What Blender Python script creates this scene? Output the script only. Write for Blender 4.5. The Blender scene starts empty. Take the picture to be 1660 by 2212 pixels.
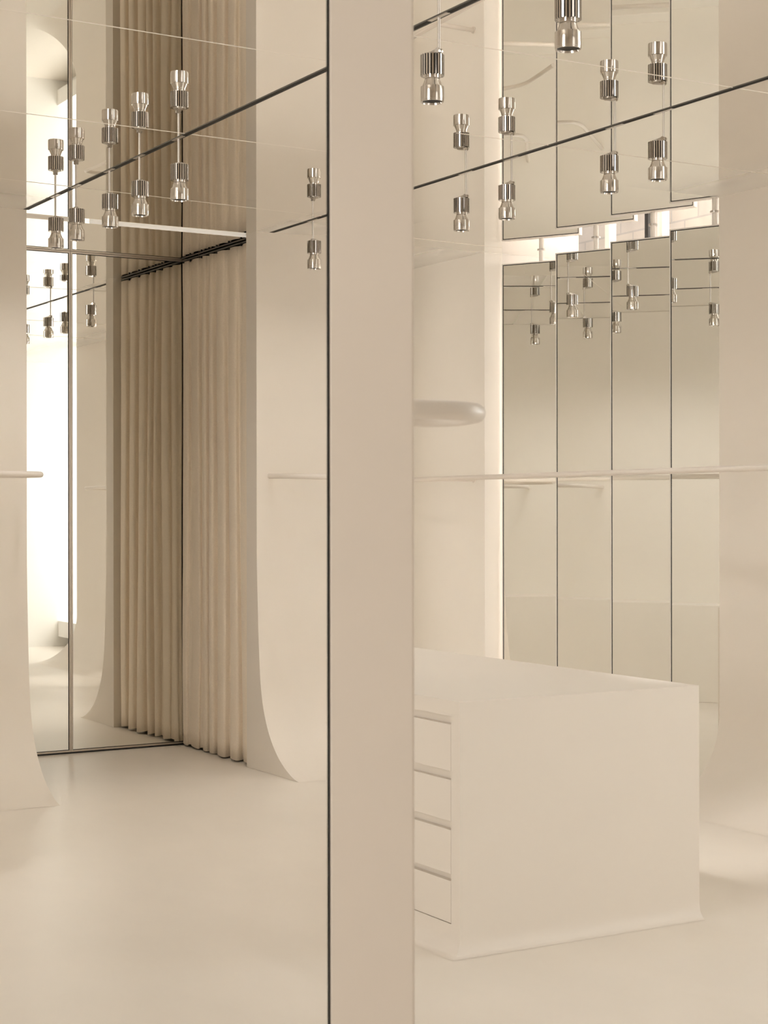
import bpy, bmesh, math, random
from mathutils import Vector, Matrix
random.seed(7)
C = bpy.context.scene.collection
SC = bpy.context.scene
H = 2.80            # ceiling height
EYE = 1.36
YAW = 0.5341
NS = 0.012           # step down of the niche ceiling

# ------------------------------------------------------------------ materials
def new_mat(name):
    m = bpy.data.materials.new(name); m.use_nodes = True
    nt = m.node_tree; b = nt.nodes['Principled BSDF']
    return m, nt, b

def mat(name, col, rough=0.5, metal=0.0, spec=0.5, mottle=0.0, mscale=3.0, bump=0.0, bscale=40.0, sheen=0.0, stretch=None):
    m, nt, b = new_mat(name)
    b.inputs['Base Color'].default_value = (*col, 1)
    b.inputs['Roughness'].default_value = rough
    b.inputs['Metallic'].default_value = metal
    b.inputs['Specular IOR Level'].default_value = spec
    if sheen:
        b.inputs['Sheen Weight'].default_value = sheen
        b.inputs['Sheen Tint'].default_value = (*col, 1)
    tc = nt.nodes.new('ShaderNodeTexCoord')
    src = tc.outputs['Object']
    if stretch:
        mp = nt.nodes.new('ShaderNodeMapping'); mp.inputs['Scale'].default_value = stretch
        nt.links.new(src, mp.inputs['Vector']); src = mp.outputs['Vector']
    if mottle:
        n = nt.nodes.new('ShaderNodeTexNoise'); n.inputs['Scale'].default_value = mscale
        n.inputs['Detail'].default_value = 5; n.inputs['Roughness'].default_value = 0.6
        nt.links.new(src, n.inputs['Vector'])
        r = nt.nodes.new('ShaderNodeValToRGB')
        r.color_ramp.elements[0].position = 0.3; r.color_ramp.elements[1].position = 0.7
        r.color_ramp.elements[0].color = (*[c * (1 - mottle) for c in col], 1)
        r.color_ramp.elements[1].color = (*[min(1, c * (1 + mottle)) for c in col], 1)
        nt.links.new(n.outputs['Fac'], r.inputs['Fac'])
        nt.links.new(r.outputs['Color'], b.inputs['Base Color'])
    if bump:
        n2 = nt.nodes.new('ShaderNodeTexNoise'); n2.inputs['Scale'].default_value = bscale
        n2.inputs['Detail'].default_value = 4
        nt.links.new(src, n2.inputs['Vector'])
        bp = nt.nodes.new('ShaderNodeBump'); bp.inputs['Strength'].default_value = bump
        bp.inputs['Distance'].default_value = 0.002
        nt.links.new(n2.outputs['Fac'], bp.inputs['Height'])
        nt.links.new(bp.outputs['Normal'], b.inputs['Normal'])
    return m

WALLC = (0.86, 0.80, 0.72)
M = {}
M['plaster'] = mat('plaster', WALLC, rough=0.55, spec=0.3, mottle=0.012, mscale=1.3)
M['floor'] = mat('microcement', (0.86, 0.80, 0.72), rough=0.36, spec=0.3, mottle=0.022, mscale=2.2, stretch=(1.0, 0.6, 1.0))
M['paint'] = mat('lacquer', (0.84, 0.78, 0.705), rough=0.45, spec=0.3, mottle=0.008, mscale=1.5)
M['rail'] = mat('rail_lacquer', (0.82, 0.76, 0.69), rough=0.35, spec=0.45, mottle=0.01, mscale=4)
M['plaster_light'] = mat('plaster_light', (0.95, 0.91, 0.845), rough=0.55, spec=0.3, mottle=0.012, mscale=1.3)  # plaster copy with brighter colour, standing in for light the far walls lack
M['pillar'] = mat('pillar_plaster', (0.79, 0.715, 0.635), rough=0.6, spec=0.25, mottle=0.012, mscale=2)
M['curtain'] = mat('curtain_cloth', (0.95, 0.85, 0.72), rough=0.9, spec=0.1, mottle=0.05, mscale=160, bump=0.25, bscale=500, sheen=0.25)
M['mirror'] = mat('ceiling_mirror', (0.95, 0.935, 0.905), rough=0.0, metal=1.0, mottle=0.002, mscale=1)
M['mirror_door'] = mat('door_mirror', (0.90, 0.885, 0.83), rough=0.0, metal=1.0, mottle=0.002, mscale=1)
M['mirror_louver'] = mat('louver_mirror', (0.965, 0.975, 0.95), rough=0.0, metal=1.0, mottle=0.002, mscale=1)
M['seam'] = mat('polished_seam', (0.90, 0.83, 0.74), rough=0.35, metal=0.0, spec=0.8, mottle=0.02, mscale=30)
M['chrome'] = mat('brushed_chrome', (0.70, 0.67, 0.635), rough=0.09, metal=1.0, mottle=0.04, mscale=60, stretch=(1, 1, 0.05))
M['chrome_soft'] = mat('satin_steel', (0.62, 0.585, 0.545), rough=0.3, metal=1.0, mottle=0.03, mscale=60)
M['bronze'] = mat('bronze_frame', (0.64, 0.57, 0.49), rough=0.32, metal=0.85, mottle=0.03, mscale=20)
M['black'] = mat('black_metal', (0.018, 0.017, 0.015), rough=0.45, mottle=0.1, mscale=30)
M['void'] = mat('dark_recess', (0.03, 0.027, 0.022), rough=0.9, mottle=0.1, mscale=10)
M['white_metal'] = mat('white_metal', (0.86, 0.82, 0.77), rough=0.35, spec=0.5, mottle=0.01, mscale=8)
M['warm_white'] = mat('alcove_plaster', (0.90, 0.885, 0.85), rough=0.6, spec=0.3, mottle=0.01, mscale=2)
M['grey_rail'] = mat('curtain_rail_metal', (0.16, 0.15, 0.135), rough=0.5, metal=0.3, mottle=0.05, mscale=20)

m, nt, b = new_mat('led_diffuser')  # polished ceiling edge given a glow in place of bright reflection, no lamp
b.inputs['Base Color'].default_value = (0.9, 0.88, 0.84, 1)
b.inputs['Emission Color'].default_value = (1.0, 0.95, 0.87, 1); b.inputs['Emission Strength'].default_value = 0.25
M['led'] = m
# grey haze painted into the mirrored ceiling, imitating dulled reflection near the walls
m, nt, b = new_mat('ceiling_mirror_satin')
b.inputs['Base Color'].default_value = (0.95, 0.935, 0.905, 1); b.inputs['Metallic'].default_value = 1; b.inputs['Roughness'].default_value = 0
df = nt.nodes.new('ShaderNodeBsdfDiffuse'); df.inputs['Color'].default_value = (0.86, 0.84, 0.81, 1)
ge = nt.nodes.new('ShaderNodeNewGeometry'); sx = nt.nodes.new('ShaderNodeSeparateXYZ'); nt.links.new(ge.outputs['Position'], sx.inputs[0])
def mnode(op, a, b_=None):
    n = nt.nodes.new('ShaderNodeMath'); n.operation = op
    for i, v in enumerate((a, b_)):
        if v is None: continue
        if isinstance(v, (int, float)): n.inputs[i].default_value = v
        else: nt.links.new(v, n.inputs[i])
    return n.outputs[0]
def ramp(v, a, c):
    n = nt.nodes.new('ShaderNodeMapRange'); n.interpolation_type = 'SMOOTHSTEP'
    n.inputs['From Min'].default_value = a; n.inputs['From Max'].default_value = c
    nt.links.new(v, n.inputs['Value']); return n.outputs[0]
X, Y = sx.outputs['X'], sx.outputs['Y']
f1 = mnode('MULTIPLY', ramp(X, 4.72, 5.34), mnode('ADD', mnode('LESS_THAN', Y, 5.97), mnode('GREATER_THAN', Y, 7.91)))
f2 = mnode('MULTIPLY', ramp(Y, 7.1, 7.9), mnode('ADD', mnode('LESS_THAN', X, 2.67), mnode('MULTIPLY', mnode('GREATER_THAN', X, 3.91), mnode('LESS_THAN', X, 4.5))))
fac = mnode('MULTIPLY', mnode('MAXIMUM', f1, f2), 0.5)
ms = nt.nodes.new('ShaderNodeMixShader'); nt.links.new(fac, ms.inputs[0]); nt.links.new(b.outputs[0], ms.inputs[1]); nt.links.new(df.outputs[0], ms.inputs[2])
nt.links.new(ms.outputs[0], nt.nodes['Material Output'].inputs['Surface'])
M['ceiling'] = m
# window glass: clear pane
m, nt, b = new_mat('clear_glass')
b.inputs['Base Color'].default_value = (1, 1, 1, 1)
b.inputs['Roughness'].default_value = 0.0
b.inputs['Transmission Weight'].default_value = 1.0
b.inputs['IOR'].default_value = 1.05
M['glass'] = m

# stone facade outside
m, nt, b = new_mat('stone_facade')
tc = nt.nodes.new('ShaderNodeTexCoord')
br = nt.nodes.new('ShaderNodeTexBrick'); br.inputs['Scale'].default_value = 1.6
br.inputs['Color1'].default_value = (0.86, 0.74, 0.62, 1); br.inputs['Color2'].default_value = (0.78, 0.68, 0.60, 1)
br.inputs['Mortar'].default_value = (0.66, 0.58, 0.52, 1); br.inputs['Mortar Size'].default_value = 0.012
ns = nt.nodes.new('ShaderNodeTexNoise'); ns.inputs['Scale'].default_value = 4; ns.inputs['Detail'].default_value = 6
mx = nt.nodes.new('ShaderNodeMixRGB'); mx.blend_type = 'MULTIPLY'; mx.inputs['Fac'].default_value = 0.5
mp = nt.nodes.new('ShaderNodeMapping'); mp.inputs['Rotation'].default_value = (0, math.pi / 2, math.pi / 2)
nt.links.new(tc.outputs['Object'], mp.inputs['Vector'])
nt.links.new(mp.outputs['Vector'], br.inputs['Vector']); nt.links.new(tc.outputs['Object'], ns.inputs['Vector'])
nt.links.new(br.outputs['Color'], mx.inputs['Color1']); nt.links.new(ns.outputs['Fac'], mx.inputs['Color2'])
nt.links.new(mx.outputs['Color'], b.inputs['Base Color'])
b.inputs['Roughness'].default_value = 0.9
M['stone'] = m

# ------------------------------------------------------------------ helpers
def link(name, bm, m, parent=None, smooth=None, bevel=None):
    me = bpy.data.meshes.new(name)
    bmesh.ops.recalc_face_normals(bm, faces=bm.faces[:])
    bm.to_mesh(me); bm.free()
    mats = m if isinstance(m, (list, tuple)) else [m]
    for x in mats: me.materials.append(x)
    o = bpy.data.objects.new(name, me); C.objects.link(o)
    if parent is not None: o.parent = parent
    if bevel:
        md = o.modifiers.new('edge', 'BEVEL'); md.width = bevel; md.segments = 2
        md.limit_method = 'ANGLE'; md.angle_limit = math.radians(40)
    if smooth is not None:
        for p in me.polygons: p.use_smooth = True
        try:
            me.set_sharp_from_angle(angle=math.radians(smooth))
        except Exception: pass
    return o

def tag(o, label, cat, group=None):
    o['label'] = label; o['category'] = cat
    if group: o['group'] = group
    return o

def struct(o, label=None, cat=None):
    o['kind'] = 'structure'
    if label: o['label'] = label
    if cat: o['category'] = cat
    return o

def thing(name, loc, label, cat, group=None, rotz=0.0):
    o = bpy.data.objects.new(name, None); C.objects.link(o)
    o.empty_display_size = 0.1
    o.location = loc; o.rotation_euler = (0, 0, rotz)
    return tag(o, label, cat, group)

def box(bm, lo, hi, mi=0):
    x0, y0, z0 = lo; x1, y1, z1 = hi
    v = [bm.verts.new(p) for p in ((x0,y0,z0),(x1,y0,z0),(x1,y1,z0),(x0,y1,z0),(x0,y0,z1),(x1,y0,z1),(x1,y1,z1),(x0,y1,z1))]
    for f in ((0,3,2,1),(4,5,6,7),(0,1,5,4),(1,2,6,5),(2,3,7,6),(3,0,4,7)):
        fc = bm.faces.new([v[i] for i in f]); fc.material_index = mi

def lathe(bm, prof, n=32, cx=0, cy=0, cap0=False, cap1=False, mi=0):
    rings = []
    for r, z in prof:
        rings.append([bm.verts.new((cx + r*math.cos(2*math.pi*i/n), cy + r*math.sin(2*math.pi*i/n), z)) for i in range(n)])
    for a, b_ in zip(rings, rings[1:]):
        for i in range(n):
            f = bm.faces.new((a[i], a[(i+1)%n], b_[(i+1)%n], b_[i])); f.material_index = mi
    if cap0: bm.faces.new(rings[0]).material_index = mi
    if cap1: bm.faces.new(rings[-1]).material_index = mi

def tube(bm, pts, r, n=16, cap=True):
    pts = [Vector(p) for p in pts]
    rings = []
    up = Vector((0, 0, 1))
    for i, p in enumerate(pts):
        a = pts[max(0, i-1)]; b_ = pts[min(len(pts)-1, i+1)]
        t = (b_ - a).normalized()
        ref = up if abs(t.dot(up)) < 0.9 else Vector((1, 0, 0))
        s = t.cross(ref).normalized(); u = s.cross(t).normalized()
        rings.append([bm.verts.new(p + r*(math.cos(2*math.pi*k/n)*s + math.sin(2*math.pi*k/n)*u)) for k in range(n)])
    for a, b_ in zip(rings, rings[1:]):
        for k in range(n): bm.faces.new((a[k], a[(k+1)%n], b_[(k+1)%n], b_[k]))
    if cap:
        bm.faces.new(rings[0]); bm.faces.new(rings[-1])

def smooth_path(pts, rad, seg=8):
    """Polyline with corners rounded by circular-ish (quadratic) fillets."""
    P = [Vector(p) for p in pts]; out = [P[0]]
    for a, b_, c in zip(P, P[1:], P[2:]):
        d0 = (a - b_); d1 = (c - b_)
        r0 = min(rad, d0.length*0.49); r1 = min(rad, d1.length*0.49)
        s = b_ + d0.normalized()*r0; e = b_ + d1.normalized()*r1
        for k in range(seg+1):
            t = k/seg
            out.append((1-t)**2*s + 2*t*(1-t)*b_ + t*t*e)
    out.append(P[-1])
    return out

# profile of the swept foot of the walls: (distance out of the wall, height)
COVE = [(0, H), (0, 1.3), (.003, 1.05), (.010, .88), (.020, .70), (.032, .55), (.047, .43), (.075, .325), (.118, .235), (.170, .163),
        (.230, .105), (.285, .067), (.340, .038), (.395, .016), (.440, .004), (.470, .0005)]
def smooth_profile(prof, sub=3):
    out = [prof[0]]
    n = len(prof)
    for i in range(1, n-1):
        p0, p1, p2, p3 = prof[max(0,i-1)], prof[i], prof[i+1], prof[min(n-1,i+2)]
        for k in range(sub):
            t = k/sub
            q = []
            for a, b_, c, d in zip(p0, p1, p2, p3):
                q.append(0.5*((2*b_) + (c-a)*t + (2*a-5*b_+4*c-d)*t*t + (3*b_-a-3*c+d)*t**3))
            out.append((max(0, q[0]), q[1]))
    out.append(prof[-1])
    return out
COVE = smooth_profile(COVE)
RC = 0.41            # tighter, circular foot of the window wall
COVE_R = [(0, H), (0, 1.0)] + [(RC*(1-math.cos(math.pi/2*k/24)), max(0.0005, RC*(1-math.sin(math.pi/2*k/24)))) for k in range(25)]

def cove_wall(name, path, thick, label=None, prof=COVE, m='plaster'):
    """path: list of (x, y, nx, ny), n pointing into the room; wall with a foot that sweeps into the floor."""
    bm = bmesh.new(); secs = []
    for x, y, nx, ny in path:
        sec = [bm.verts.new((x + nx*o, y + ny*o, z)) for o, z in prof]
        sec.append(bm.verts.new((x - nx*thick, y - ny*thick, 0.0005)))
        sec.append(bm.verts.new((x - nx*thick, y - ny*thick, H)))
        secs.append(sec)
    n = len(secs[0])
    for a, b_ in zip(secs, secs[1:]):
        for k in range(n): bm.faces.new((a[k], a[(k+1)%n], b_[(k+1)%n], b_[k]))
    bm.faces.new(secs[0]); bm.faces.new(secs[-1])
    o = link(name, bm, M[m], smooth=35)
    struct(o, label)
    return o

def plain(name, lo, hi, m, label=None):
    bm = bmesh.new(); box(bm, lo, hi)
    return struct(link(name, bm, M[m]), label)

# ------------------------------------------------------------------ setting
bm = bmesh.new(); box(bm, (-3.2, -3.0, -0.12), (7.4, 9.3, 0.0))
struct(link('floor', bm, M['floor']), 'seamless cream microcement floor running into the swept wall feet')

ce = bpy.data.objects.new('ceiling', None); C.objects.link(ce)
struct(ce, 'mirrored ceiling of flush panels with thin pale joints')
bm = bmesh.new(); box(bm, (-3.2, -3.0, H), (6.02, 9.3, H + 0.06))
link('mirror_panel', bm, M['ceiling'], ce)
def seam(x0, x1, y, w=0.004, slope=0.0):
    bm = bmesh.new()
    z0, z1 = H - 0.0012, H
    v = []
    for (x, dy) in ((x0, 0), (x1, slope*(x1-x0))):
        for (yy, z) in ((y+dy-w/2, z0), (y+dy+w/2, z0), (y+dy+w/2, z1), (y+dy-w/2, z1)):
            v.append(bm.verts.new((x, yy, z)))
    for k in range(4): bm.faces.new((v[k], v[(k+1)%4], v[4+(k+1)%4], v[4+k]))
    bm.faces.new(v[:4]); bm.faces.new(v[4:])
    link('panel_joint', bm, M['seam'], ce)
seam(0.8, 2.62, 4.745, .0017, 0.02)
seam(1.2, 3.40, 5.96, .0017, 0.018)
seam(1.9, 4.15, 7.17, .0017, 0.08)
seam(2.55, 5.34, 4.40, .0017, -0.012)
seam(3.55, 5.34, 5.452, .0017, -0.008)
seam(4.6, 5.34, 7.68, .0017, 0.07)

# right wall (with the louvred opening y 5.97 .. 7.914), x = 5.34
cove_wall('wall_right', [(5.34, 3.52, -1, 0), (5.34, 5.97, -1, 0)], 0.12, 'beige wall at the right edge with a foot curving into the floor', prof=COVE_R)
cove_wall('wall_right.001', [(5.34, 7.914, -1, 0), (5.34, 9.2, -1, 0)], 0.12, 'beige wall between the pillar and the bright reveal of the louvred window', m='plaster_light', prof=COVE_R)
# deep reveal behind the opening
plain('trim_1', (5.46, 7.914, 0), (6.0, 8.10, H), 'white_metal', 'bright window reveal at the far side of the louvres')
plain('trim_2', (5.46, 5.60, 0), (6.0, 5.97, H), 'white_metal')
# front walls around the niche with the curtain
cove_wall('wall_front', [(1.60, 7.895, 0, -1), (2.67, 7.897, 0, -1)], 0.13, 'beige wall at the left edge with a foot curving into the floor')
cp = []
ctrl = [(3.91, 7.912), (3.98, 7.920), (4.05, 7.918), (4.12, 7.902), (4.20, 7.872), (4.28, 7.832), (4.345, 7.794)]
for i, (x, y) in enumerate(ctrl):
    a = ctrl[max(0, i-1)]; b_ = ctrl[min(len(ctrl)-1, i+1)]
    tx, ty = b_[0]-a[0], b_[1]-a[1]
    if i == 0: tx, ty = 1, 0
    l = math.hypot(tx, ty); cp.append((x, y, ty/l, -tx/l))
cove_wall('wall_front.001', cp, 0.12, 'curved beige wall beside the curtain, its foot flaring into the floor')
# hidden sides of the niche
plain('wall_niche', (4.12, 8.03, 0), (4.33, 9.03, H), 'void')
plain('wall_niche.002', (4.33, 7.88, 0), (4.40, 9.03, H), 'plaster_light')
plain('wall_niche.001', (2.15, 8.03, 0), (2.25, 9.1, H), 'plaster')
plain('wall_back', (1.5, 9.03, 0), (5.6, 9.15, H), 'plaster')
# opposite side, seen only in the louvre mirrors: wall with a thicker lower part, colour raised for missing light
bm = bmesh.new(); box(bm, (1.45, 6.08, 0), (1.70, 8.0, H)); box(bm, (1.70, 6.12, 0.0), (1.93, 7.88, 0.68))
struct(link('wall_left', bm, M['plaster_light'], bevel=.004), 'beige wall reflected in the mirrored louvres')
# the room closes behind the camera
plain('wall_rear', (-3.3, -3.1, 0), (5.6, -2.95, H), 'plaster')
plain('wall_side', (-3.35, -3.0, 0), (-3.2, 8.05, H), 'plaster')
plain('wall_side.001', (5.34, -3.0, 0), (5.46, 1.69, H), 'plaster')
plain('wall_rear.001', (-3.3, 7.9, 0), (1.7, 8.05, H), 'plaster')
# alcove seen in the niche mirror
plain('wall_alcove', (5.2, 1.70, 0), (7.4, 1.88, H), 'warm_white', 'bright cream wall seen in the niche mirror')
plain('wall_alcove.001', (7.2, 1.88, 0), (7.4, 3.6, H), 'warm_white')
plain('wall_alcove.002', (5.46, 3.52, 0), (7.4, 3.64, H), 'warm_white')
# the niche's mirrored ceiling sits a step lower; its pale polished edge faces the room
bm = bmesh.new(); box(bm, (2.30, 8.052, H-NS), (4.12, 9.03, H-0.0002))
st = struct(link('trim_3', bm, M['mirror']), 'lower mirrored ceiling of the niche with a pale lit edge before the curtain')
bm = bmesh.new(); box(bm, (3.05, 8.047, H-NS+0.0005), (3.92, 8.0515, H-0.0004)); link('lit_edge', bm, M['led'], st)

# outside: stone facade and window frame behind the louvres
plain('exterior_facade', (8.6, 3.9, -0.5), (8.8, 14.0, 7.0), 'stone', 'sunlit stone facade outside the window')
w = bpy.data.objects.new('window_1', None); C.objects.link(w); struct(w, 'window behind the mirrored louvres, seen through the gap above them')
bm = bmesh.new(); box(bm, (6.0, 5.5, 0.0), (6.006, 8.2, 3.3)); link('pane', bm, M['glass'], w)
bm = bmesh.new()
for y in (5.97, 6.55, 7.16, 7.62): box(bm, (5.98, y-0.02, 0), (6.03, y+0.02, 3.3))
box(bm, (5.98, 5.5, 3.25), (6.03, 8.2, 3.32)); box(bm, (5.98, 5.5, 0), (6.03, 8.2, 0.08))
link('window_frame', bm, M['white_metal'], w)
bm = bmesh.new(); box(bm, (6.04, 7.33, 0), (6.07, 7.36, 3.3)); link('mullion', bm, M['black'], w)

# pillar, close to the camera and facing it
def cam_dir(px):     # horizontal direction of a pixel column, scaled to unit depth
    k = (px - 830)/3656.9
    return Vector((math.sin(YAW) + math.cos(YAW)*k, math.cos(YAW) - math.sin(YAW)*k, 0))
dep = 2.45
pl = cam_dir(712)*dep; pr = cam_dir(895)*dep
mid = (pl + pr)/2; wd = (pr - pl).length
p = bpy.data.objects.new('pillar', None); C.objects.link(p)
p.location = (mid.x, mid.y, 0); p.rotation_euler = (0, 0, -YAW)
struct(p, 'plain beige pillar in front, a dark line down its left edge')
bm = bmesh.new(); box(bm, (-wd/2, 0, 0), (wd/2, 0.09, H)); link('pillar_body', bm, M['pillar'], p, bevel=.003)
bm = bmesh.new(); box(bm, (-wd/2 - 0.0036, 0.0, 0), (-wd/2 - 0.0002, 0.085, H)); link('edge_trim', bm, M['black'], p)

# ------------------------------------------------------------------ ceiling tracks
def track(x, y0, y1, label):
    t = thing('lighting_track', (x, y1, H), label, 'lighting track', 'black lighting tracks in the mirrored ceiling')
    L = y0 - y1
    bm = bmesh.new(); box(bm, (-0.0115, L, -0.0012), (0.0115, 0, 0)); link('channel', bm, M['black'], t)
    for s in (-1, 1):
        bm = bmesh.new(); box(bm, (s*0.0122-0.0006, L, -0.0018), (s*0.0122+0.0006, 0, 0)); link('edge_profile', bm, M['grey_rail'], t)
        bm = bmesh.new(); box(bm, (s*0.0035-0.0006, L, -0.0022), (s*0.0035+0.0006, 0, -0.0010)); link('conductor', bm, M['void'], t)
    return t
track(2.665, -1.0, 7.89, 'black ceiling track carrying the five spotlights in front of the curtain')
track(3.995, -1.0, 7.90, 'black ceiling track carrying the single spotlight beside the curtain and four past the pillar')

# ------------------------------------------------------------------ pendant spotlights
def star(bm, r0, r1, n, z0, z1, frac=0.56):
    pts = []
    for i in range(n):
        a0 = 2*math.pi*i/n; da = 2*math.pi/n
        w2 = da*frac/2
        k = r1/r0
        pts += [(r0, a0 - w2*1.25), (r1, a0 - w2), (r1, a0 + w2), (r0, a0 + w2*1.25)]
    lo = [bm.verts.new((r*math.cos(a), r*math.sin(a), z0)) for r, a in pts]
    hi = [bm.verts.new((r*math.cos(a), r*math.sin(a), z1)) for r, a in pts]
    m_ = len(pts)
    for i in range(m_):
        f = bm.faces.new((lo[i], lo[(i+1)%m_], hi[(i+1)%m_], hi[i]))
        if i % 4 != 1: f.material_index = 1            # dark sides and bottom of each groove
    bm.faces.new(lo); bm.faces.new(hi)

def make_lamp(sgn):
    """Hangs from (0,0,0) at the ceiling; the head sits off the rod by (dx, dy)."""
    t = thing('pendant_spotlight', (0, 0, H), '-', 'spotlight')
    dx, dy = -0.0067, 0.0254*sgn
    bm = bmesh.new(); box(bm, (-0.008, -0.05, -0.0035), (0.008, 0.05, -0.0008)); link('track_adapter', bm, M['chrome_soft'], t, bevel=.001)
    bm = bmesh.new(); lathe(bm, [(0.0043, -0.001), (0.0043, -0.098)], 14, cap0=True, cap1=True); link('rod', bm, M['chrome_soft'], t, smooth=40)
    bm = bmesh.new()      # knuckle at the rod's end (axis across the arm)
    d = Vector((dx, dy, 0)).normalized(); s = Vector((-d.y, d.x, 0))
    c = Vector((0, 0, -0.102))
    tube(bm, [c - s*0.010, c - s*0.0035], 0.0082, 18); tube(bm, [c - s*0.0025, c + s*0.0025], 0.0068, 18); tube(bm, [c + s*0.0035, c + s*0.010], 0.0082, 18)
    kn = link('knuckle', bm, M['chrome'], t, smooth=40)
    bm = bmesh.new()
    cc = Vector((dx, dy, 0)); e = cc + d*0.020
    a0 = c - d*0.003
    for (p0, p1, hw, z0, z1, z2, z3) in ((Vector((0,0,0)), e, 0.0075, -0.094, -0.103, -0.103, -0.111),):
        q = [p0 - s*hw, p0 + s*hw, p1 + s*hw, p1 - s*hw]
        zt = [z0, z0, z2, z2]; zb = [z1, z1, z3, z3]
        vt = [bm.verts.new((v.x, v.y, z)) for v, z in zip(q, zt)]; vb = [bm.verts.new((v.x, v.y, z)) for v, z in zip(q, zb)]
        bm.faces.new(vt); bm.faces.new(vb)
        for k in range(4): bm.faces.new((vt[k], vt[(k+1)%4], vb[(k+1)%4], vb[k]))
    link('bracket', bm, M['chrome_soft'], t, bevel=.0015)
    bm = bmesh.new(); lathe(bm, [(0.001, -0.1055), (0.022, -0.1055), (0.0235, -0.107), (0.0235, -0.1125)], 28, dx, dy, cap1=True); link('top_cap', bm, M['chrome_soft'], t, smooth=40)
    bm = bmesh.new(); star(bm, 0.0270, 0.0350, 24, -0.171, -0.110, 0.60)
    bmesh.ops.translate(bm, verts=bm.verts[:], vec=(dx, dy, 0))
    link('heat_sink', bm, [M['chrome'], M['black']], t)
    bm = bmesh.new()
    lathe(bm, [(0.0215, -0.168), (0.0215, -0.1775), (0.0222, -0.1785), (0.0230, -0.183), (0.0252, -0.189), (0.0282, -0.196), (0.0312, -0.2025), (0.0346, -0.2032),
               (0.0350, -0.2045), (0.0350, -0.243), (0.0344, -0.2436), (0.0344, -0.2475), (0.0338, -0.248), (0.0322, -0.248),
               (0.0318, -0.2462), (0.0308, -0.2462), (0.0305, -0.2445), (0.0294, -0.2445), (0.0291, -0.2430)], 40, dx, dy)
    co = link('reflector_cup', bm, M['chrome'], t, smooth=30)
    bm = bmesh.new(); lathe(bm, [(0.0292, -0.2432), (0.020, -0.2405), (0.001, -0.2400)], 32, dx, dy); link('lens_recess', bm, M['black'], co, smooth=40)
    return t

def dup(root):
    r = root.copy(); C.objects.link(r)
    for ch in list(root.children):
        c = ch.copy(); C.objects.link(c); c.parent = r
        for g in list(ch.children):
            d = g.copy(); C.objects.link(d); d.parent = c
    return r

T1, T2 = 2.662, 4.000
lampA = make_lamp(-1); lampB = make_lamp(1)
GRP_A, GRP_B = 'chrome spotlights over the curtain side', 'chrome spotlights past the pillar'
left = [
    (T1, 7.467, 'chrome finned spotlight hanging closest to the beige wall at the left edge'),
    (T1, 7.197, 'chrome finned spotlight second from the left wall, hanging over the mirror joint'),
    (T1, 6.795, 'chrome finned spotlight third from the left wall, middle of the five before the curtain'),
    (T1, 6.464, 'chrome finned spotlight fourth from the left wall, before the curtain'),
    (T1, 6.068, 'chrome finned spotlight nearest of the five before the curtain, largest and highest'),
    (T2, 7.458, 'lone chrome finned spotlight hanging between curtain and pillar'),
    (T2, 6.970, 'chrome finned spotlight hidden behind the pillar, reflected beside the mirror joint'),
    (T2, 6.630, 'chrome finned spotlight hidden behind the pillar, leftmost reflection in the niche mirror'),
]
right = [
    (T1, 4.182, 'large chrome finned spotlight just right of the pillar, upper row'),
    (T1, 3.520, 'largest chrome finned spotlight, cut by the top edge of the photo'),
    (T2, 6.069, 'chrome finned spotlight right of the pillar before the plain wall, lower row'),
    (T2, 5.727, 'chrome finned spotlight at the left edge of the first mirrored louvre'),
    (T2, 5.049, 'chrome finned spotlight before the joint of the second and third mirrored louvres'),
    (T2, 4.767, 'chrome finned spotlight before the third mirrored louvre, rightmost of all'),
]
for first, rows, g in ((lampA, left, GRP_A), (lampB, right, GRP_B)):
    for i, (x, y, lab) in enumerate(rows):
        o = first if i == 0 else dup(first)
        o.location = (x, y, H); o['label'] = lab; o['group'] = g; o['category'] = 'spotlight'

def spot(x, y, sgn, power):
    l = bpy.data.lights.new('spot_beam', 'SPOT'); l.energy = power; l.color = (1.0, 0.965, 0.915)
    l.spot_size = math.radians(165); l.spot_blend = 1.0; l.shadow_soft_size = 0.02
    o = bpy.data.objects.new('spot_beam', l); C.objects.link(o)
    o.location = (x - 0.0067, y + 0.0254*sgn, H - 0.262)
for rows, sg in ((left, -1), (right, 1)):
    for x, y, lab in rows: spot(x, y, sg, 2.4 if y > 7.3 else (8.5 if y > 6.7 and x < 3 else 6.0))

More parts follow.
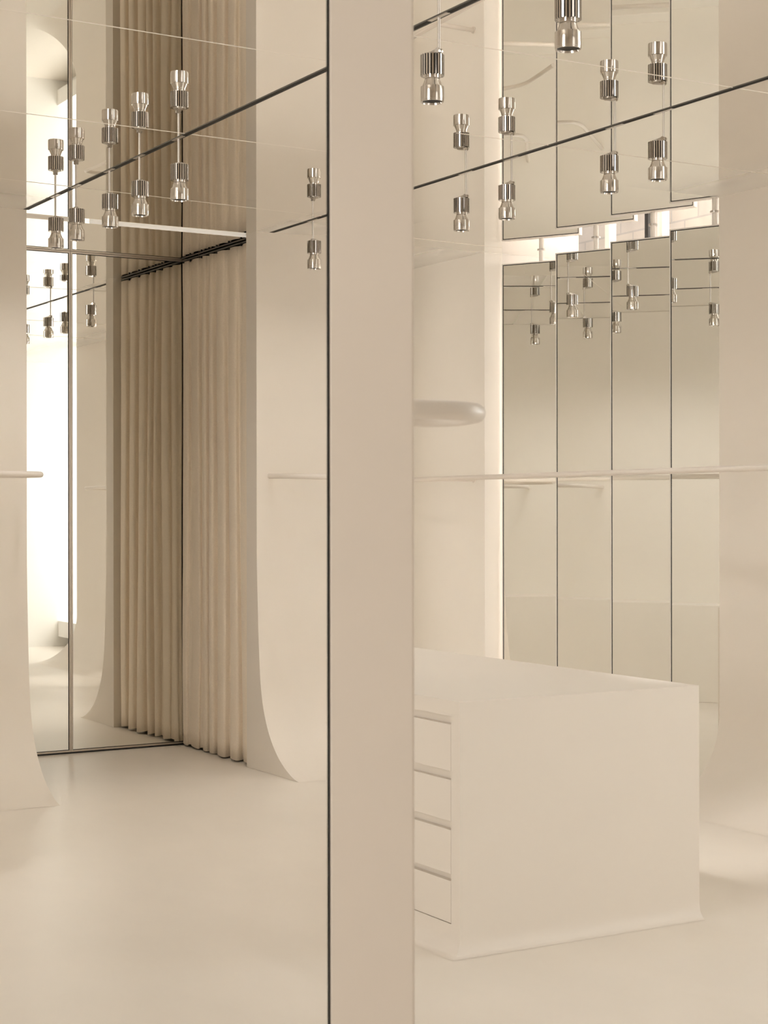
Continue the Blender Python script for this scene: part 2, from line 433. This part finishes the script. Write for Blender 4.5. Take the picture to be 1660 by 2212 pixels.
# ------------------------------------------------------------------ mirrored doors at the back of the niche
def mirror_door(x0, x1, label):
    t = thing('mirror_door', ((x0+x1)/2, 8.975, 0), label, 'mirror', 'framed mirror panels at the back of the niche')
    hw = (x1-x0)/2; z0, z1 = 0.010, H - NS - 0.001
    f = 0.0125; g = 0.0035
    bm = bmesh.new(); box(bm, (-hw+f, 0.0, z0+f), (hw-f, 0.004, z1-f)); link('mirror_glass', bm, M['mirror_door'], t)
    bm = bmesh.new()
    for lo, hi in (((-hw, -0.006, z0), (-hw+f-g, 0.02, z1)), ((hw-f+g, -0.006, z0), (hw, 0.02, z1)),
                   ((-hw+f-g, -0.006, z0), (hw-f+g, 0.02, z0+f-g)), ((-hw+f-g, -0.006, z1-f+g), (hw-f+g, 0.02, z1))): box(bm, lo, hi)
    link('frame', bm, M['bronze'], t)
    bm = bmesh.new()
    a, b_ = hw-f+g, hw-f
    for lo, hi in (((-a, -0.001, z0+f-g), (-b_, 0.02, z1-f+g)), ((b_, -0.001, z0+f-g), (a, 0.02, z1-f+g)),
                   ((-b_, -0.001, z0+f-g), (b_, 0.02, z0+f)), ((-b_, -0.001, z1-f), (b_, 0.02, z1-f+g))): box(bm, lo, hi)
    link('gasket', bm, M['black'], t)
    bm = bmesh.new(); box(bm, (-hw, 0.0, 0.0), (hw, 0.02, 0.0095)); link('floor_seal', bm, M['black'], t)
    return t
mirror_door(2.50, 3.2840, 'narrow visible strip of framed mirror left of the vertical mirror joint')
mirror_door(3.2855, 4.07, 'framed mirror panel between the vertical joint and the curtain')

# ------------------------------------------------------------------ curtain
ct = thing('curtain', (3.955, 8.03, 0), 'floor-length tan pleated curtain hanging beside the niche mirror', 'curtain')
y0c, y1c = 8.028, 8.962
bm = bmesh.new()
edges = [0.0]; rnd = random.Random(11)
while edges[-1] < y1c - y0c: edges.append(edges[-1] + rnd.choice((0.075, 0.10, 0.125, 0.155)))
NU, NZ = 420, 30
amp = [rnd.uniform(0.016, 0.029) for _ in edges]; skew = [rnd.uniform(-0.5, 0.5) for _ in edges]; drift = [rnd.uniform(-0.5, 0.5) for _ in edges]
low = [rnd.choice((0.25, 0.55, 1.0, 1.35)) for _ in edges]      # some pleats flatten out toward the hem
grid = []
ztop, zbot = 2.768, 0.014
for j in range(NZ+1):
    v = j/NZ; z = ztop + (zbot-ztop)*v; row = []
    for i in range(NU+1):
        s = (y1c-y0c)*i/NU
        k = max(q for q in range(len(edges)) if edges[q] <= s + 1e-9); k = min(k, len(edges)-2)
        f = (s-edges[k])/(edges[k+1]-edges[k])
        f2 = f + 0.10*skew[k]*math.sin(2*math.pi*f)
        a = amp[k]*(1-f) + amp[k+1]*f
        a *= 1 + (low[k]*(1-f) + low[k+1]*f - 1)*v**1.2
        a *= (0.72 + 0.48*v) if v > 0.12 else (0.45 + 2.73*v)
        wv = math.cos(2*math.pi*f2)
        wv = math.copysign(abs(wv)**0.75, wv)
        x = a*wv + 0.005*math.sin(7*s + 2.2*v*3 + k)*v
        ysh = 0.020*drift[k]*v*math.sin(math.pi*f) + 0.012*math.sin(3.1*v + 5*s)
        ysh += (0.045 + 0.055*min(1, v/0.3))*(edges[k+1]-edges[k])*math.sin(4*math.pi*f2)
        ysh *= min(1, s/0.05)*min(1, (y1c-y0c-s)/0.05)
        zz = z + (0.006*math.cos(2*math.pi*f+1) if j == NZ else 0)
        row.append(bm.verts.new((x, s + ysh, zz)))
    grid.append(row)
for a, b_ in zip(grid, grid[1:]):
    for i in range(NU): bm.faces.new((a[i], a[i+1], b_[i+1], b_[i]))
cl = link('curtain_cloth', bm, M['curtain'], ct, smooth=180)
sd = cl.modifiers.new('thick', 'SOLIDIFY'); sd.thickness = 0.003
bm = bmesh.new(); box(bm, (-0.004, 0.03, 2.776), (0.004, 0.935, 2.7838)); rl = link('curtain_rail', bm, M['grey_rail'], ct, bevel=.001)
for k, s in enumerate(edges[1:-1]):
    if s < 0.9:
        bm = bmesh.new(); box(bm, (-0.004, s-0.004, 2.764), (0.004, s+0.004, 2.777)); link('glider', bm, M['black'], rl)

# ------------------------------------------------------------------ mirrored louvres
def louver(x, y, ang, label, wid=0.475):
    """(x, y) far/left end; the blade runs toward the camera at 'ang' from the +y axis."""
    d = Vector((math.sin(ang), -math.cos(ang), 0))      # far end -> near end
    c = Vector((x, y, 0)) + d*(wid/2)
    rz = math.atan2(d.y, d.x)
    t = thing('mirror_louver', (c.x, c.y, 0), label, 'mirrored louvre', 'tall mirrored louvres in the window opening', rz)
    hw = wid/2; z0, z1 = 0.03, 2.735; f = 0.0105; g = 0.0045
    # local -y faces the room
    bm = bmesh.new(); box(bm, (-hw+f, -0.016, z0+f), (hw-f, -0.012, z1-f)); link('mirror_glass', bm, M['mirror_louver'], t)
    bm = bmesh.new()
    for lo, hi in (((-hw, -0.018, z0), (-hw+f-g, 0.018, z1)), ((hw-f+g, -0.018, z0), (hw, 0.018, z1)),
                   ((-hw+f-g, -0.018, z0), (hw-f+g, 0.018, z0+f-g)), ((-hw+f-g, -0.018, z1-f+g), (hw-f+g, 0.018, z1)),
                   ((-hw+f-g, 0.006, z0+f-g), (hw-f+g, 0.018, z1-f+g))): box(bm, lo, hi)
    link('frame', bm, M['white_metal'], t)
    bm = bmesh.new()
    a, b_ = hw-f+g, hw-f
    for lo, hi in (((-a, -0.0165, z0+f-g), (-b_, 0.005, z1-f+g)), ((b_, -0.0165, z0+f-g), (a, 0.005, z1-f+g)),
                   ((-b_, -0.0165, z0+f-g), (b_, 0.005, z0+f)), ((-b_, -0.0165, z1-f), (b_, 0.005, z1-f+g))): box(bm, lo, hi)
    link('gasket', bm, M['black'], t)
    bm = bmesh.new(); lathe(bm, [(0.014, 2.735), (0.014, H-0.004)], 20, cap0=True, cap1=True)
    pv = link('pivot_pin', bm, M['white_metal'], t, smooth=40)
    bm = bmesh.new(); lathe(bm, [(0.024, H-0.0045), (0.024, H-0.0005)], 24, cap0=True, cap1=True); link('collar', bm, M['chrome_soft'], pv, smooth=40)
    bm = bmesh.new(); lathe(bm, [(0.014, 0.0), (0.014, 0.03)], 20, cap0=True, cap1=True); link('pivot_pin', bm, M['white_metal'], t, smooth=40)
    return t
R = math.radians
# ang: direction of the blade's far end, measured from +y towards -x
louver(5.447, 7.885, R(29.7), 'tall mirrored louvre next to the bright reveal, first from the pillar')
louver(5.466, 7.400, R(24), 'tall mirrored louvre second from the pillar')
louver(5.473, 6.935, R(23), 'tall mirrored louvre third from the pillar')
louver(5.490, 6.487, R(22.4), 'tall mirrored louvre farthest from the pillar, half hidden by the wall at right')

# ------------------------------------------------------------------ clothes rails
RZ = 1.524
def rail(pts, r, label, brackets=(), rad=0.08):
    p0 = Vector(pts[0])
    t = thing('clothes_rail', p0, label, 'clothes rail', 'cream round clothes rails')
    bm = bmesh.new(); tube(bm, [p - p0 for p in smooth_path(pts, rad, 10)], r, 20); link('tube', bm, M['rail'], t, smooth=60)
    for a, b_ in brackets:
        a = Vector(a); b_ = Vector(b_); d = (b_-a).normalized()
        bm = bmesh.new(); tube(bm, [a-p0, b_-p0], r*0.95, 20)
        br_ = link('bracket', bm, M['rail'], t, smooth=60)
        bm = bmesh.new(); tube(bm, [b_-p0-d*0.006, b_-p0+d*0.004], r*1.45, 20); link('flange', bm, M['rail'], br_, smooth=60)
    return t
rail([(5.16, 8.90, RZ), (4.87, 5.2, RZ), (4.855, 4.98, RZ), (5.34, 4.96, RZ)], 0.0135, 'long straight cream rail running along the wall past the mirrored louvres',
     [((5.09, 8.02, RZ), (5.34, 8.02, RZ)), ((5.20, 4.967, RZ), (5.34, 4.96, RZ))])
rail([(1.62, 7.40, 1.518), (2.50, 7.49, 1.518), (2.632, 7.54, 1.518), (2.63, 7.74, 1.518), (2.50, 7.76, 1.518), (2.46, 7.90, 1.518)], 0.0135,
     'short cream rail with a rounded end, jutting past the wall at the left edge', rad=0.07)
rail([(3.99, 7.93, 1.53), (4.0, 7.80, 1.527), (4.10, 7.64, 1.522), (4.36, 7.56, 1.52), (4.58, 7.50, 1.52)], 0.0135,
     'cream rail curving out of the rounded wall between curtain and pillar', rad=0.10)
# loop rail close to the camera, ending beside the pillar
rail([(1.275, 2.185, RZ), (1.375, 2.372, RZ), (1.62, 2.395, RZ), (1.685, 2.60, RZ), (1.54, 2.64, RZ), (1.31, 2.20, RZ)], 0.0165,
     'thick pale loop-ended rail jutting out from behind the pillar', rad=0.085)

# ------------------------------------------------------------------ drawer cabinet
cb = thing('drawer_cabinet', (2.81, 4.3, 0), 'low cream block-shaped drawer cabinet with a smooth top, standing behind the pillar', 'cabinet')
TOP = 0.771
plan = [(0, 0), (0.947, 0), (0.947, 2.05), (0, 0.62)]
def offset_poly(poly, d):      # the foot flares out to the front and to the drawer side only
    (a, b_, c, e) = [Vector(p) for p in poly]
    return [a + Vector((-0.9*d, -0.6*d)), b_ + Vector((0, -0.6*d)), c, e + Vector((-0.9*d, 0))]
bm = bmesh.new()
rings = []
prof = [(0, TOP), (0, 0.055)] + [(0.055*(1-math.cos(a)), 0.055*(1-math.sin(a))) for a in [math.pi/2*k/8 for k in range(1, 9)]]
for d, z in prof:
    rings.append([bm.verts.new((p.x, p.y, max(z, 0.0006))) for p in offset_poly(plan, d)])
yA, yB, zA, zB, dpt = 0.050, 0.575, 0.088, 0.724, 0.022
for ri, (a, b_) in enumerate(zip(rings, rings[1:])):
    for k in range(4):
        if ri == 0 and k == 3:      # the drawer face: ring around a recessed pocket
            A = [a[3], a[0], b_[0], b_[3]]
            B = [bm.verts.new((0, y, z)) for y, z in ((yB, zB), (yA, zB), (yA, zA), (yB, zA))]
            D = [bm.verts.new((dpt, v.co.y, v.co.z)) for v in B]
            for q in range(4):
                bm.faces.new((A[q], A[(q+1)%4], B[(q+1)%4], B[q])); bm.faces.new((B[q], B[(q+1)%4], D[(q+1)%4], D[q]))
            bm.faces.new(D)
        else:
            bm.faces.new((a[k], a[(k+1)%4], b_[(k+1)%4], b_[k]))
bm.faces.new(rings[0]); bm.faces.new(rings[-1])
link('carcass', bm, M['paint'], cb, smooth=40)
for zt, zb_ in ((0.698, 0.556), (0.528, 0.402), (0.375, 0.240), (0.219, 0.0905)):
    bm = bmesh.new(); box(bm, (0.0, yA+0.0022, zb_), (0.020, yB-0.002, zt))
    link('drawer', bm, M['paint'], cb, bevel=.0008)

# ------------------------------------------------------------------ bench in the bright alcove (seen in the niche mirror)
bn = thing('bench', (6.35, 2.4, 0), 'pale floating block bench on a recessed base, reflected in the niche mirror', 'bench')
bm = bmesh.new(); box(bm, (-0.60, -0.52, 0.095), (0.62, 1.05, 0.25)); link('bench_top', bm, M['warm_white'], bn, bevel=.003)
bm = bmesh.new(); box(bm, (-0.50, -0.51, 0.0), (0.55, 1.0, 0.095)); link('base', bm, M['warm_white'], bn)

# ------------------------------------------------------------------ light
def area(name, loc, target, sx, sy, power, col, spread=180):
    l = bpy.data.lights.new(name, 'AREA'); l.shape = 'RECTANGLE'; l.size = sx; l.size_y = sy
    l.energy = power; l.color = col; l.spread = math.radians(spread)
    o = bpy.data.objects.new(name, l); C.objects.link(o); o.location = loc
    o.rotation_euler = (Vector(target) - Vector(loc)).to_track_quat('-Z', 'Y').to_euler()
    return o
area('shop_window_light', (3.6, -2.9, 1.5), (3.2, 5, 1.3), 3.2, 2.6, 28, (1.0, 0.98, 0.95))  # added fill behind the camera; the rear wall has no opening
area('side_window_light', (-3.1, 2.8, 1.5), (5.3, 5.6, 1.3), 3.5, 2.6, 124, (1.0, 0.98, 0.95))  # added fill in front of the solid side wall, evens out the room
area('left_window_light', (0.70, 5.2, 1.4), (4.9, 8.4, 1.3), 1.3, 2.4, 5, (1.0, 0.98, 0.95), 150)  # unseen fill added left of the view to brighten niche and far wall
area('passage_light', (4.62, 8.45, 1.45), (5.4, 8.25, 1.4), 0.6, 2.5, 1.8, (1.0, 0.95, 0.88))  # hidden fill added behind the curved wall to lift the wall beyond
area('alcove_window_light', (7.1, 2.75, 1.6), (5.2, 2.7, 1.2), 1.4, 2.3, 62, (0.95, 0.985, 1.0))
l = bpy.data.lights.new('aimed_beam', 'SPOT'); l.energy = 170; l.color = (1.0, 0.97, 0.94); l.spot_size = math.radians(19); l.spot_blend = 1.0; l.shadow_soft_size = 0.03  # extra spot, added to brighten a band of floor by the right wall
o = bpy.data.objects.new('aimed_beam', l); C.objects.link(o); o.location = (T1, 3.545, H - 0.262)
o.rotation_euler = (Vector((4.72, 5.13, 0.0)) - o.location).to_track_quat('-Z', 'Y').to_euler()
area('daylight', (7.4, 6.9, 3.4), (5.4, 6.9, 1.6), 3.0, 2.5, 180, (1.0, 0.97, 0.95))
area('facade_sun', (6.8, 6.0, 6.5), (8.8, 8.0, 3.0), 3.0, 2.0, 1100, (1.0, 0.97, 0.93))

wld = bpy.data.worlds.new('world'); SC.world = wld; wld.use_nodes = True
bg = wld.node_tree.nodes['Background']
bg.inputs['Color'].default_value = (1.0, 0.97, 0.93, 1); bg.inputs['Strength'].default_value = 0.6

# ------------------------------------------------------------------ camera
cam = bpy.data.cameras.new('camera'); co = bpy.data.objects.new('camera', cam); C.objects.link(co)
cam.sensor_fit = 'HORIZONTAL'; cam.sensor_width = 24.0; cam.lens = 24.0*3656.9/1660
cam.shift_y = -8.2/1660
co.matrix_world = Matrix.Translation((0, 0, EYE)) @ Matrix.Rotation(-YAW, 4, 'Z') @ Matrix.Rotation(math.pi/2, 4, 'X') @ Matrix.Rotation(-0.00119, 4, 'Z')
cam.clip_start = 0.05
cam.dof.use_dof = True; cam.dof.focus_distance = 7.5; cam.dof.aperture_fstop = 11
SC.camera = co
SC.view_settings.view_transform = 'Standard'
SC.view_settings.look = 'None'
SC.cycles.max_bounces = 11; SC.cycles.diffuse_bounces = 6; SC.cycles.glossy_bounces = 7
SC.cycles.use_adaptive_sampling = True; SC.cycles.adaptive_threshold = 0.18; SC.cycles.adaptive_min_samples = 16; SC.cycles.transmission_bounces = 6
SC.cycles.use_denoising = True
